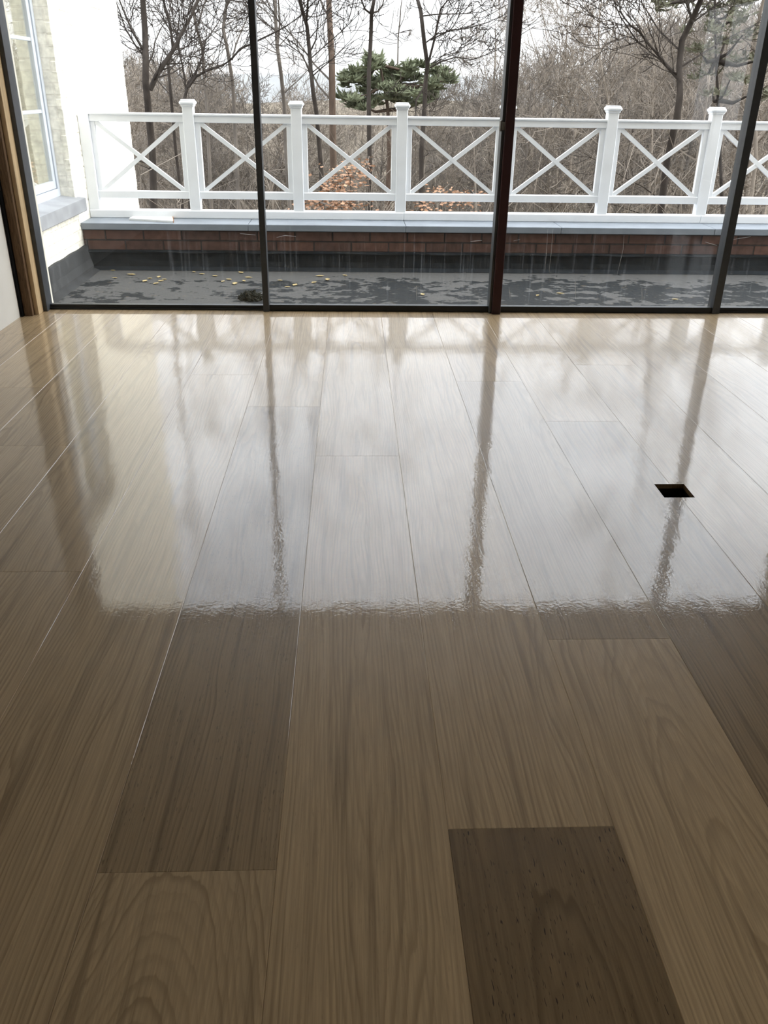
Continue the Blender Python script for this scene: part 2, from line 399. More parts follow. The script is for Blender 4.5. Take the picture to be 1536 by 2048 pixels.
# ------------------------------------------------------------------ floor
SX0, SW, WY = -0.5088, 0.3544, 5.84          # first seam, board width, inner face of the doors
XL, XR, YB = -2.19, 4.6, -3.2
HOLE = (1.200, 1.320, 2.877, 3.000)
def build_floor():
    rnd = random.Random(4)
    joints = {-5: [3.1, 5.2], -4: [1.6, 4.18], -3: [0.9, 3.4], -2: [2.35], -1: [0.2, 4.4], 0: [1.184, 3.9], 1: [0.4, 3.287], 2: [1.279, 4.92],
              3: [1.956, 4.3], 4: [0.5, 3.7], 5: [1.4, 4.6], 6: [2.6], 7: [0.8, 3.2]}
    tones = {(-2, 0): 1.02, (-2, 1): .95, (-1, 0): 1.0, (-1, 1): .98, (0, 0): 1.0, (0, 1): .70, (0, 2): 1.0, (1, 0): .98, (1, 1): 1.05, (1, 2): 1.0,
             (2, 0): .47, (2, 1): 1.08, (2, 2): .95, (3, 0): 1.10, (3, 1): .82, (3, 2): .97, (4, 0): .95, (4, 1): .68, (4, 2): 1.0}
    grains = {(0, 0): (-.02, .0, .26), (0, 1): (-.10, .05, .03), (1, 0): (.02, .035, -.035), (1, 1): (.01, .02, -.03), (2, 0): (-.01, .09, .04), (2, 1): (.22, .10, .01),
              (3, 0): (.05, .0, -.10), (-1, 0): (-.08, .03, .04), (-1, 1): (-.08, .0, .03), (4, 1): (.2, .12, .02)}
    V = []; Fc = []; A = []
    def quad(a, b, c, d, at): n = len(V); V.extend((a, b, c, d)); Fc.append((n, n + 1, n + 2, n + 3)); A.extend([at] * 4)
    gw, gd = 0.0017, 0.0013
    k = -6
    while SX0 + k * SW < XR:
        x0, x1 = max(SX0 + k * SW, XL - 0.02), min(SX0 + (k + 1) * SW, XR)
        if x1 <= x0: k += 1; continue
        js = joints.get(k, [rnd.uniform(0, 2), rnd.uniform(2.6, 4.6)])
        ys = [YB] + [js[0] - 2.2] + js + [WY + 0.03]
        ys = sorted(set(q for q in ys if q >= YB))
        segs = [(ys[i], ys[i + 1]) for i in range(len(ys) - 1)]
        base = [i for i, q in enumerate(segs) if abs(q[1] - js[0]) < 1e-6][0]
        for i, (y0, y1) in enumerate(segs):
            key = (k, i - base)
            tone = tones.get(key, rnd.uniform(0.88, 1.08)); gr = grains.get(key, (rnd.uniform(-.2, .2), rnd.uniform(.0, .12), rnd.choice((-1, 1)) * rnd.uniform(.01, .05)))
            pore = 1.0 if key == (2, 0) else (0.45 if key == (0, 1) else 0.12)
            yc = (y0 + y1) / 2; seed = rnd.uniform(0, 400)
            xc = (SX0 + (k + .5) * SW)
            at = (xc, yc if key not in grains else {(0, 0): 0.45, (1, 0): .9, (3, 0): .2}.get(key, yc), seed, gr, tone, pore)
            hx0, hx1, hy0, hy1 = HOLE
            if x0 < hx1 and x1 > hx0 and y0 < hy0 and y1 > hy1:
                a, b = max(x0, hx0), min(x1, hx1)
                rects = [(x0, x1, y0, hy0), (x0, x1, hy1, y1)]
                if a > x0: rects.append((x0, a, hy0, hy1))
                if b < x1: rects.append((b, x1, hy0, hy1))
            else: rects = [(x0, x1, y0, y1)]
            for (a, b, c, d) in rects:
                il = gw if abs(a - x0) < 1e-6 else 0; ir = gw if abs(b - x1) < 1e-6 else 0
                ib = gw * .5 if abs(c - y0) < 1e-6 else 0; it = gw * .5 if abs(d - y1) < 1e-6 else 0
                quad((a + il, c + ib, 0), (b - ir, c + ib, 0), (b - ir, d - it, 0), (a + il, d - it, 0), at)
                if il: quad((a, c, -gd), (a + il, c + ib, 0), (a + il, d - it, 0), (a, d, -gd), at)
                if ir: quad((b - ir, c + ib, 0), (b, c, -gd), (b, d, -gd), (b - ir, d - it, 0), at)
                if ib: quad((a, c, -gd * .4), (b, c, -gd * .4), (b - ir, c + ib, 0), (a + il, c + ib, 0), at)
                if it: quad((a + il, d - it, 0), (b - ir, d - it, 0), (b, d, -gd * .4), (a, d, -gd * .4), at)
        k += 1
    # edges of the cut opening
    hx0, hx1, hy0, hy1 = HOLE; t = -0.02
    dk = (0, 0, 5.0, (.1, .1, .0), .4, 0)
    quad((hx0, hy0, 0), (hx1, hy0, 0), (hx1, hy0, t), (hx0, hy0, t), dk); quad((hx1, hy1, 0), (hx0, hy1, 0), (hx0, hy1, t), (hx1, hy1, t), dk)
    quad((hx0, hy1, 0), (hx0, hy0, 0), (hx0, hy0, t), (hx0, hy1, t), dk); quad((hx1, hy0, 0), (hx1, hy1, 0), (hx1, hy1, t), (hx1, hy0, t), dk)
    me = bpy.data.meshes.new('floor'); me.from_pydata(V, [], Fc)
    for nm, ty in (('loc', 'FLOAT_VECTOR'), ('grain', 'FLOAT_VECTOR'), ('tone', 'FLOAT'), ('pore', 'FLOAT')): me.attributes.new(nm, ty, 'POINT')
    lo, gn = [], []
    for v, a in zip(V, A): lo += [v[0] - a[0], v[1] - a[1], a[2]]; gn += list(a[3])
    me.attributes['loc'].data.foreach_set('vector', lo); me.attributes['grain'].data.foreach_set('vector', gn)
    me.attributes['tone'].data.foreach_set('value', [a[4] for a in A]); me.attributes['pore'].data.foreach_set('value', [a[5] for a in A])
    me.materials.append(M_floor)
    o = bpy.data.objects.new('floor', me); C.objects.link(o); struct(o)
build_floor()
# ------------------------------------------------------------------ room shell
CZ = 2.60; HEAD = 2.556; WX1 = 3.50; T = 0.14
struct(box('ceiling', M_ceil, XL - .2, XR + .2, YB - .2, 5.80, CZ, CZ + .2))
struct(box('wall_left', M_plaster, XL - .2, XL, YB, 5.635, -.02, CZ))
wr = MB(); wr.box(XR, XR + .2, YB, -1.2, -.02, CZ); wr.box(XR, XR + .2, .8, 5.80, -.02, CZ); wr.box(XR, XR + .2, -1.2, .8, -.02, .35); wr.box(XR, XR + .2, -1.2, .8, 2.4, CZ)
struct(wr.build('wall_right', M_plaster))
sw = MB()  # added window, never in view, lets daylight reach the near boards
for y in (-1.2, -.23, .74): sw.bevbox(XR + .06, XR + .12, y, y + .06, .35, 2.4, .003)
for z in (.35, 2.34): sw.bevbox(XR + .06, XR + .12, -1.2, .8, z, z + .06, .003)
sw = sw.build('window_6', M_frame); struct(sw, 'added unseen side window bringing daylight to the near floor')
MB().box(XR + .085, XR + .09, -1.16, .76, .38, 2.37).build('glass_pane', M_glass2, sw)
struct(box('wall_back', M_plaster, XL - .2, XR + .2, YB - .2, YB, -.02, CZ))
fr = MB(); fr.box(XL - .2, XR + .2, 5.80, 6.08, HEAD + .03, 6.2); fr.box(WX1 + .06, XR + .2, 5.80, 6.08, -.02, HEAD + .03)
fr.box(XR + .2, XR + 4, 5.80, 6.08, -.4, 6.2); fr.box(XL - .2, -2.112, 5.82, 6.08, -.3, HEAD + .03); fr.box(-2.112, XR + .2, 5.93, 6.08, -.4, -.03)
struct(fr.build('wall_front', M_facade))
struct(MB().bevbox(-2.172, -2.116, 5.66, 5.815, -.002, HEAD + .04, .003).build('trim_1', M_timber), 'brown rough timber stud beside the plaster wall')
struct(MB().bevbox(-2.116, -2.088, 5.70, 5.815, -.002, HEAD + .04, .002).build('trim_2', M_lighttimber), 'pale timber edge strip against the dark door frame')
struct(box('gap_shade_strip', M_black, XL - .02, -2.172, 5.635, 5.80, -.002, CZ), 'black strip standing in for the shaded gap between wall and stud')

# ------------------------------------------------------------------ sliding glass doors
def pane(idx, x0, x1, y, zb, ht, parts, label):
    """one sliding leaf: frame (root), pane, extras"""
    f = MB()
    for a in parts: f.bevbox(*a, .0015)
    f.bevbox(x0, x1, y, y + .045, HEAD - .03, HEAD + .02, .002)
    o = f.build(f'window_{idx}', M_frame); struct(o, label)
    MB().bevbox(x0, x1, y, y + .045, zb, ht, .002).build('bottom_rail', M_sill, o)
    MB().box(x0, x1, y + .020, y + .026, ht - .004, HEAD - .02).build('glass_pane', M_glass, o)
    return o
ZT = HEAD + .02
w1 = pane(1, -2.060, -.606, 5.855, .000, .033, [(-2.088, -2.060, 5.79, 5.905, 0, ZT)], 'leftmost floor-to-ceiling glass door leaf, white house wing behind it')
w2 = pane(2, -.566, .950, 5.835, .000, .042, [(-.606, -.566, 5.815, 5.900, 0, ZT)], 'glass door leaf between the thin black mullion and the maroon one')
w3 = pane(3, 1.020, 2.530, 5.835, .000, .040, [(2.530, 2.582, 5.825, 5.925, 0, ZT)], 'glass door leaf right of the maroon mullion')
w4 = pane(4, 2.582, 3.45, 5.855, .000, .036, [(3.45, 3.56, 5.80, 5.925, 0, ZT)], 'rightmost glass door leaf, cut by the photo edge')
MB().bevbox(.967, 1.026, 5.775, 5.895, -.001, ZT, .003).build('meeting_stile', M_maroon, w2)['label'] = 'dark maroon closing stile'
MB().bevbox(.9497, .9672, 5.800, 5.900, 0, ZT, .002).build('edge_profile', M_frame, w2)
lt = MB(); lt.bevbox(.938, .9495, 5.79, 5.835, 1.150, 1.214, .003); lt.bevbox(.9495, .968, 5.785, 5.80, 1.158, 1.205, .002)
lt.build('latch', M_latch, w2)['label'] = 'small grey-brown latch'
tr = MB(); tr.bevbox(-2.10, 3.56, 5.845, 5.93, -.03, .012, .002)
for y in (5.862, 5.905): tr.bevbox(-2.09, 3.55, y, y + .006, .012, .020, .001)
struct(tr.build('trim_4', M_sill), 'black threshold track under the glass doors')
# dried splashes on the panes, read from the photo
def smear(par, pts, r=.0016):
    P = [at_y(u, v, 5.853 if par is not w1 and par is not w4 else 5.872) for u, v in pts]
    MB().tube(P, [r * .4] + [r] * (len(P) - 2) + [r * .4], 5).build('splash_mark', M_smear, par)
smear(w2, [(553, 475), (570, 471), (592, 473)]); smear(w1, [(480, 467), (497, 469), (511, 470)]); smear(w2, [(941, 483), (952, 482), (964, 481)])
smear(w3, [(1027, 482), (1040, 479)]); smear(w3, [(1410, 484), (1424, 488), (1434, 491)]); smear(w4, [(1466, 479), (1485, 476), (1502, 473)])
smear(w2, [(833, 572), (833, 586), (833, 600)], .0012); smear(w3, [(1150, 560), (1151, 578), (1151, 598)], .0012); smear(w3, [(1284, 575), (1284, 590), (1284, 605)], .0012)
smear(w3, [(1018, 573), (1019, 586), (1020, 598)], .0011); smear(w3, [(1248, 470), (1246, 500), (1240, 525), (1234, 550)], .0009)
smear(w3, [(1096, 458), (1093, 500), (1090, 545)], .0009); smear(w3, [(1106, 458), (1103, 500), (1098, 545)], .0009)

# ------------------------------------------------------------------ hole in the floor
hx0, hx1, hy0, hy1 = HOLE
hb = MB()
for a in ((hx0 - .01, hx0, hy0 - .01, hy1 + .01), (hx1, hx1 + .01, hy0 - .01, hy1 + .01), (hx0, hx1, hy0 - .01, hy0), (hx0, hx1, hy1, hy1 + .01)): hb.box(*a, -.16, -.0195)
hb.box(hx0 - .01, hx1 + .01, hy0 - .01, hy1 + .01, -.17, -.16)
tag(hb.build('floor_opening', M_dark), 'small square dark opening cut through the floorboards for a socket', 'floor opening')

# ------------------------------------------------------------------ terrace
ZT0 = -.22
te = MB(); te.box(-2.55, 8.6, 6.08, 8.45, -.5, ZT0)
struct(te.build('terrace_roofing', M_bitumen), 'flat dark bitumen terrace surface')
# loosely dressed upstand along the wing
up = MB(); prof = [(-2.545, 0.0), (-2.52, -.002), (-2.515, -.02), (-2.50, -.12), (-2.47, -.20), (-2.40, ZT0 + .002)]
n = 26
vs = []; fs = []
for i in range(n + 1):
    y = 6.08 + (8.43 - 6.08) * i / n
    for j, (x, z) in enumerate(prof): vs.append((x + .002 * math.sin(i * 1.1 + j * .5), y, z + (.003 * math.sin(i * 1.3) if j < 3 else 0)))
for i in range(n):
    for j in range(len(prof) - 1): a = i * len(prof) + j; fs.append((a, a + 1, a + 1 + len(prof), a + len(prof)))
up.add(vs, fs)
o = up.build('upstand', M_upstand); tag(o, 'grey bitumen upstand dressed up the foot of the white wing wall', 'flashing')
# parapet
pw = thing('parapet_wall', 'low red brick parapet along the terrace edge, under the white railing', 'wall', (2.5, 8.7, ZT0))
MB().box(-2.55, 8.6, 8.434, 9.12, -4.2, .146).build('brickwork', M_redbrick, pw)
X = -2.55; 
for i, xe in enumerate((-.98, .52, 2.02, 3.52, 5.02, 6.52, 8.6)):
    MB().bevbox(X + .0015, xe - .0015, 8.394, 9.16, .145, .205, .004).build('coping_slab', M_coping, pw); X = xe
fl = MB(); prof = [(8.433, -.042), (8.405, -.045), (8.400, -.062), (8.418, -.068), (8.412, -.14), (8.40, -.19), (8.34, ZT0 + .003)]
vs = []; fs = []; n = 90
for i in range(n + 1):
    x = -2.54 + 11.1 * i / n
    for j, (y, z) in enumerate(prof): vs.append((x, y + .003 * math.sin(i * .9 + j * 2), z + (.003 * math.sin(i * 1.3) if 0 < j < 4 else 0)))
for i in range(n):
    for j in range(len(prof) - 1): a = i * len(prof) + j; fs.append((a, a + len(prof), a + 1 + len(prof), a + 1))
fl.add(vs, fs); fl.build('flashing', M_flash, pw)['label'] = 'black flashing strip along its foot'

# railing
RY = 8.81
rl = thing('terrace_railing', 'white painted railing with crossed braces standing on the grey coping', 'railing', (0.5, RY, .205))
zt1, zt0 = 1.140, 1.062          # top rail
zb1, zb0 = .452, .385            # lower rail
posts = [-2.50, -1.523, -.514, .486, 1.490, 2.496, 3.499, 4.502, 5.505, 6.51, 7.51]
pz = at_y(700, 224.6, RY - .05).z
for i, x in enumerate(posts):
    hw = .051
    x0 = x - hw if i else -2.549
    p = MB().bevbox(x0, x + hw, RY - .051, RY + .051, .27, 1.212 if i else 1.125, .005).build('post', M_white, rl)
    if i:
        c = MB(); c.bevbox(x - .060, x + .060, RY - .060, RY + .060, 1.196, 1.214, .006); c.bevbox(x - .073, x + .073, RY - .073, RY + .073, 1.212, 1.248, .013)
        c.bevbox(x - .060, x + .060, RY - .060, RY + .060, 1.246, 1.258, .006); c.build('post_cap', M_white, p)
for i in range(len(posts) - 1):
    a, b = posts[i] + .051, posts[i + 1] - .051
    MB().bevbox(a - .002, b + .002, RY - .045, RY + .045, zt1 - .022, zt1, .006).bevbox(a - .002, b + .002, RY - .033, RY + .033, zt0, zt1 - .02, .004).build('top_rail', M_white, rl)
    MB().bevbox(a - .002, b + .002, RY - .034, RY + .034, zb0, zb1, .005).build('lower_rail', M_white, rl)
    for s0, s1 in ((a - .001, a + .046), (b - .046, b + .001)): MB().bevbox(s0, s1, RY - .020, RY + .030, zb1 - .003, zt0 + .003, .004).build('stile', M_white, rl)
    l, r_ = a + .046, b - .046
    MB().bar((l - .012, RY + .001, zt0 + .006), (r_ + .012, RY + .001, zb1 - .006), .036, .034).build('brace', M_white, rl)
    MB().bar((l - .012, RY + .005, zb1 - .006), (r_ + .012, RY + .005, zt0 + .006), .036, .034).build('brace', M_white, rl)
X = -2.549
for xe in (.52, 3.5, 8.5): MB().bevbox(X, xe - .001, RY - .062, RY + .062, .2055, .279, .006).build('base_rail', M_white, rl); X = xe

# white wing of the house
wg = MB(); YW1 = 10.8; YN = 6.08; WA, WB, WZ0, WZ1 = 6.35, 8.36, .44, 2.55; XB = -3.7
wg.box(XB, -2.551, YN, YW1, -4.2, .31); wg.box(XB, -2.551, YN, YW1, WZ1, 6.5); wg.box(XB, -2.551, YN, WA, .31, WZ1); wg.box(XB, -2.553, WB, YW1, .31, WZ1)
wg.box(XB, -3.4, WA, WB, .31, WZ1); wg.box(XB, -2.64, WA, WB, .31, .44)
rb = random.Random(9); ch = .098; z = -.21; c = 0
while z < 6.4:      # separate bricks of the pier beyond the window, with uneven faces and ends
    y = WB if WZ0 - .02 < z < WZ1 - .05 else (YN if False else WB)
    yy = WB + rb.uniform(-.007, .006); odd = c % 2
    first = True
    while yy < YW1 - .02:
        ln = .31 if not (first and odd) else .155
        e = min(yy + ln, YW1 + rb.uniform(-.004, .022)); 
        if YW1 - e < .08: e = YW1 + rb.uniform(-.004, .022)
        if z > .36 or True: wg.bevbox(-2.60, -2.55 + rb.uniform(-.003, .004), yy, e - .006, z, z + ch - rb.uniform(.006, .010), .005)
        yy = e; first = False
    z += ch; c += 1
wing = wg.build('wall_wing', M_wing); struct(wing, 'cream white painted brick wing of the house left of the terrace')
ss = MB(); ss.bevbox(-2.70, -2.475, 6.25, 8.43, .312, .425, .006)
ss.add([(-2.70, 6.25, .455), (-2.475, 6.25, .425), (-2.475, 8.43, .425), (-2.70, 8.43, .455), (-2.70, 6.25, .42), (-2.475, 6.25, .42), (-2.475, 8.43, .42), (-2.70, 8.43, .42)],
       [(0, 1, 2, 3), (4, 7, 6, 5), (0, 4, 5, 1), (1, 5, 6, 2), (2, 6, 7, 3), (3, 7, 4, 0)])
struct(ss.build('trim_5', M_stone), 'grey stone window sill projecting from the white wing')
wf = MB(); XW = -2.676
wf.bevbox(XW - .07, XW, WA, WB, .440, .515, .004); wf.bevbox(XW - .07, XW, WA, WB, WZ1 - .06, WZ1, .004)
wf.bevbox(XW - .07, XW, WB - .055, WB, .51, WZ1 - .05, .004); wf.bevbox(XW - .07, XW, WA, WA + .06, .51, WZ1 - .05, .004); wf.bevbox(XW - .07, XW, 7.25, 7.33, .51, WZ1 - .05, .004)
win = wf.build('window_5', M_winframe); struct(win, 'pale grey framed window in the white wing')
sash = MB()
for a, b in ((7.335, WB - .058), (WA + .062, 7.245)):
    sash.bevbox(XW - .055, XW - .014, a, b, .518, .585, .004); sash.bevbox(XW - .055, XW - .014, a, b, WZ1 - .12, WZ1 - .062, .004)
    sash.bevbox(XW - .055, XW - .014, b - .06, b, .58, WZ1 - .1, .004); sash.bevbox(XW - .055, XW - .014, a, a + .06, .58, WZ1 - .1, .004)
    for zz in (1.155, 1.705): sash.bevbox(XW - .045, XW - .022, a + .05, b - .05, zz - .014, zz + .014, .003)
sash.build('sash', M_winframe, win)
MB().box(XW - .036, XW - .032, WA + .1, WB - .1, .57, WZ1 - .1).build('glass_pane', M_glass2, win)
# ------------------------------------------------------------------ small things on the terrace
z = .2055
q = [at_z(u, v, z + .012) for u, v in ((258, 438), (271, 430), (345, 434), (346, 443))]
bd = MB()
bd.add([(p.x, p.y, z) for p in q] + [(p.x, p.y, z + .018) for p in q], [(3, 2, 1, 0), (4, 5, 6, 7), (0, 1, 5, 4), (1, 2, 6, 5), (3, 0, 4, 7)])
off = thing('board_offcut', 'white board offcut with an orange raw end lying on the grey coping', 'board', ((q[0].x + q[2].x) / 2, (q[0].y + q[2].y) / 2, z))
bd.build('board', M_board, off)
ed = MB(); a, b = q[2], q[3]; d = Vector((.006, 0, 0))
ed.add([(a.x, a.y, z), (b.x, b.y, z), (b.x, b.y, z + .018), (a.x, a.y, z + .018), (a.x + .006, a.y, z), (b.x + .006, b.y, z), (b.x + .006, b.y, z + .018), (a.x + .006, a.y, z + .018)],
       [(0, 1, 2, 3), (7, 6, 5, 4), (0, 4, 5, 1), (3, 2, 6, 7), (1, 5, 6, 2), (0, 3, 7, 4)])
ed.build('raw_end', M_raw, off)['label'] = 'orange raw end grain'
p0, p1 = at_z(390, 533, ZT0 + .01), at_z(465, 539, ZT0 + .01)
tag(MB().tube([p0, p0.lerp(p1, .5) + Vector((0, 0, .002)), p1], [.006, .007, .006], 7).build('white_stick', M_board), 'thin white stick lying on the dark terrace left of the thin mullion', 'stick')
# moss clump
rm = random.Random(3); mc = at_z(503, 598, ZT0); ms = MB()
for i in range(260):
    a = rm.uniform(0, 6.28); r = .10 * math.sqrt(rm.random()); b = mc + Vector((r * math.cos(a), r * math.sin(a), 0)); h = .075 * (1 - (r / .1) ** 2 * .7) * rm.uniform(.5, 1.1)
    ms.tube([b, b + Vector((rm.uniform(-.02, .02), rm.uniform(-.02, .02), h * .6)), b + Vector((rm.uniform(-.035, .035), rm.uniform(-.035, .035), h))], [.009, .007, .002], 4)
tag(ms.build('moss_clump', M_moss), 'dark moss clump on the terrace just left of the thin black mullion', 'moss')
# fallen leaves
lf = MB(); pr = [(0, -.030), (.010, -.018), (.017, 0), (.011, .016), (0, .032), (-.011, .016), (-.017, 0), (-.010, -.018)]
vs = [(a, b, .004 + .006 * abs(a) / .017 + .004 * (b / .03) ** 2) for a, b in pr] + [(0, 0, .002)]
me = None
leaf_px = [(183, 543), (226, 542), (230, 557), (263, 550), (290, 563), (318, 555), (322, 563), (329, 560), (300, 558), (312, 568), (232, 530), (205, 535), (388, 545), (430, 553), (404, 549), (458, 560), (482, 546), (488, 563), (470, 568),
           (446, 564), (497, 556), (640, 553), (628, 566), (575, 575), (560, 562), (590, 571), (655, 560), (690, 552), (845, 590), (1075, 592), (1120, 588), (1350, 600)]
rf = random.Random(8)
for i, (u, v) in enumerate(leaf_px):
    P = at_z(u, v, ZT0)
    if me is None:
        lf.add(vs, [(k, (k + 1) % 8, 8) for k in range(8)]); o = lf.build('fallen_leaf', M_leaf); me = o
        so = o.modifiers.new('thick', 'SOLIDIFY'); so.thickness = .001
    else: o = me.copy(); C.objects.link(o)
    s_ = rf.uniform(.8, 1.5); o.location = P; o.scale = (s_, s_, 1); o.rotation_euler = (0, 0, rf.uniform(0, 6.28))
    tag(o, 'small tan fallen leaf lying on the grey bitumen terrace', 'leaf', 'fallen leaves on the terrace')

# ------------------------------------------------------------------ land beyond
def terr(x, y):
    pts = [(9, -4.2), (25, -6.5), (45, -8.5), (68, -8.6), (95, -4.5), (125, -1.2), (170, -1.5), (260, -8)]
    z = pts[-1][1]
    for (a, za), (b, zb) in zip(pts, pts[1:]):
        if y <= b: t = max(0, (y - a) / (b - a)); t = t * t * (3 - 2 * t); z = za + (zb - za) * t; break
    k = min(1, max(0, (y - 60) / 60))
    return z + mnoise.noise(Vector((x * .03, y * .03, 0))) * (.8 + 1.2 * k) + mnoise.noise(Vector((x * .2, y * .2, 3))) * .25 + k * (-.6 + .012 * abs(x - 5)) 
gm = MB(); nx, ny = 90, 80
for j in range(ny + 1):
    y = 9.13 + (260 - 9.13) * (j / ny) ** 1.6
    for i in range(nx + 1):
        x = (-1 + 2 * i / nx) * (25 + y * .75); gm.v.append((x, y, terr(x, y)))
for j in range(ny):
    for i in range(nx): a = j * (nx + 1) + i; gm.f.append((a, a + 1, a + nx + 2, a + nx + 1)); gm.mi.append(0)
struct(gm.build('woodland_ground', M_litter, smooth=True), 'brown leaf-covered hillside below the terrace')
hm = MB(); nx = 160
for j, (y, zz) in enumerate(((420, -25), (650, 0), (900, 1), (1200, -30))):
    for i in range(nx + 1):
        x = -900 + 1900 * i / nx
        top = 3 + 4 * math.sin(x * .006 + 1.2) + 3 * mnoise.noise(Vector((x * .02, j, 0))) + 1.3 * mnoise.noise(Vector((x * .11, j, 5)))
        hm.v.append((x, y, zz if j in (0, 3) else zz + top + (3 if j == 2 else 0)))
for j in range(3):
    for i in range(nx): a = j * (nx + 1) + i; hm.f.append((a, a + 1, a + nx + 2, a + nx + 1)); hm.mi.append(0)
struct(hm.build('distant_hills', M_hill, smooth=True), 'far wooded hills on the horizon')

hz = mat('haze', (1, 1, 1)); g = G(hz); g.t.nodes.remove(g.b)
vs_ = g.n('VolumeScatter'); vs_.inputs['Density'].default_value = 0.0018; vs_.inputs['Color'].default_value = (0.9, 0.95, 1.0, 1); vs_.inputs['Anisotropy'].default_value = 0.2
g.l(vs_.outputs[0], g.o.inputs['Volume'])
tag(box('valley_haze', hz, -1200, 1300, 150, 1300, -40, 120), 'pale haze hanging over the far valley', 'haze', None, 'stuff')
# ------------------------------------------------------------------ trees
def perp(d, r):
    v = Vector((r.gauss(0, 1), r.gauss(0, 1), r.gauss(0, 1))); v -= d * v.dot(d); return v.normalized() if v.length > 1e-6 else Vector((1, 0, 0))
def limb(mb, p, d, ln, r0, lvl, r, twig, sides=5, lift=.25, dens=1.0, mb2=None):
    """a branch that bends and forks; finest order goes to mb2"""
    n = 5 if lvl < 2 else 4
    pts = [p.copy()]; rad = [r0]; dd = d.normalized(); q = p.copy()
    for i in range(n):
        dd = (dd + perp(dd, r) * .22 + Vector((0, 0, lift * .35))).normalized(); q = q + dd * ln / n
        pts.append(q.copy()); rad.append(max(r0 * (1 - .8 * (i + 1) / n), twig))
    (mb if (lvl == 0 or mb2 is None) else mb2).tube(pts, rad, sides if lvl == 0 else 3, 0, False)
    if lvl >= 3: return
    k = int((6, 6, 5)[lvl] * dens + r.random())
    for _ in range(k):
        t = r.uniform(.25, 1.0) * n; i = min(int(t), n - 1); b = pts[i].lerp(pts[i + 1], t - i)
        ax = (pts[i + 1] - pts[i]).normalized(); nd = (ax * .75 + perp(ax, r) * .75).normalized()
        limb(mb, b, nd, ln * r.uniform(.35, .6), max(rad[i] * .5, twig), lvl + 1, r, twig, 3, lift, dens, mb2)
def tree_mesh(seed, h, r0, nl, twig, spread=.38, crown=.3, dens=1.0, lift=.25, fork=0):
    r = random.Random(seed); mb = MB(); n = 9; p = Vector((0, 0, -.4)); pts = [p.copy()]; rad = [r0 * 1.2]; d = Vector((r.uniform(-.05, .05), r.uniform(-.05, .05), 1))
    for i in range(n):
        d = (d + Vector((r.uniform(-.09, .09), r.uniform(-.09, .09), .25))).normalized(); p = p + d * h / n; pts.append(p.copy()); rad.append(max(r0 * (1 - .9 * (i + 1) / n), twig * 2))
    mb.tube(pts, rad, 7, 0, False)
    for k in range(nl):
        t = (crown + (1 - crown) * (k + r.random()) / nl) * n; i = min(int(t), n - 1); b = pts[i].lerp(pts[i + 1], min(t - i, 1))
        a = r.uniform(0, 6.28); up_ = r.uniform(.35, 1.1); f = 1 - .55 * (t / n)
        limb(mb, b, Vector((math.cos(a), math.sin(a), up_)), h * spread * f * r.uniform(.7, 1.1), rad[i] * .45, 1, r, twig, 4, lift, dens)
    return mb
# -- trees traced one by one: trunk polyline in the photo, distance, width
def traced(name, label, Y, trunk, wpx, limbs, bark, seed, grp=None, rise=5.0, nl=10, twig=.006, hl=2.4, cat='tree', dens=1.0, lowlimbs=0):
    r = random.Random(seed); k = Y / F_PX * .93
    P = [at_y(u, v, Y) for u, v in trunk]                    # from low to high
    for i, p in enumerate(P): p.y += .25 * math.sin(i * 1.3 + seed)
    base = P[0].copy(); gz = terr(base.x, base.y) - .3
    tb = MB(); w0 = wpx * k / 2
    pts = [Vector((base.x + .1, base.y, gz)), base.lerp(Vector((base.x + .1, base.y, gz)), .5)] + P
    d = (P[-1] - P[-2]).normalized(); q = P[-1].copy()
    for i in range(5):
        d = (d + Vector((r.uniform(-.12, .12), r.uniform(-.12, .12), .25))).normalized(); q = q + d * rise / 5; pts.append(q.copy())
    n = len(pts); npx = 2 + len(P)
    rad = [w0 * 1.25, w0 * 1.12] + [w0 * (1.05 - .3 * i / max(1, len(P) - 1)) for i in range(len(P))] + [w0 * .72 * (1 - (i + 1) / 5.5) for i in range(5)]
    o = thing(name, label, cat, (base.x + .1, base.y, gz), grp)
    tw = MB(); tb.tube(pts, rad, 8, 0, False)
    for li in limbs:
        lp = [at_y(u, v, Y) for u, v in li[0]]
        dy = li[2] if len(li) > 2 else r.uniform(-.6, .6)
        for i, p in enumerate(lp): p.y += dy * i / len(lp) * 1.2
        lw = li[1] * k / 2
        dq = (lp[-1] - lp[-2]).normalized(); lp.append(lp[-1] + dq * hl * .5 + Vector((0, 0, .2)))
        rr = [lw * (1 - .65 * i / (len(lp) - 1)) for i in range(len(lp))]
        tb.tube(lp, rr, 6, 0, False)
        for i in range(len(lp) - 1):
            for _ in range(int(2.2 * dens + r.random())):
                t = r.random(); b = lp[i].lerp(lp[i + 1], t); ax = (lp[i + 1] - lp[i]).normalized()
                limb(tb, b, ax * .7 + perp(ax, r) * .8, hl * r.uniform(.25, .5), max(rr[i] * .4, twig), 2, r, twig, 3, .2, 1.0, tw)
    lo = 2
    for j in range(nl):
        t = r.uniform(lo + (len(P) - 1) * .35, n - 1.01); i = int(t); b = pts[i].lerp(pts[i + 1], t - i)
        a = r.uniform(0, 6.28); limb(tb, b, Vector((math.cos(a), .6 * math.sin(a), r.uniform(.3, 1.0))), hl * r.uniform(.5, 1.1), rad[i] * .35, 1, r, twig, 4, .25, dens, tw)
    for j in range(lowlimbs):
        t = r.uniform(1.0, lo + 1); i = int(t); b = pts[i].lerp(pts[i + 1], t - i); a = r.uniform(0, 6.28)
        limb(tb, b, Vector((math.cos(a), .6 * math.sin(a), r.uniform(.1, .6))), hl * r.uniform(.4, .8), rad[i] * .2, 2, r, twig, 4, .15, dens, tw)
    tb.build('trunk', bark, o, True)
    if tw.v: tw.build('twigs', bark if bark is not M_barkp else M_barkg, o)
    return o
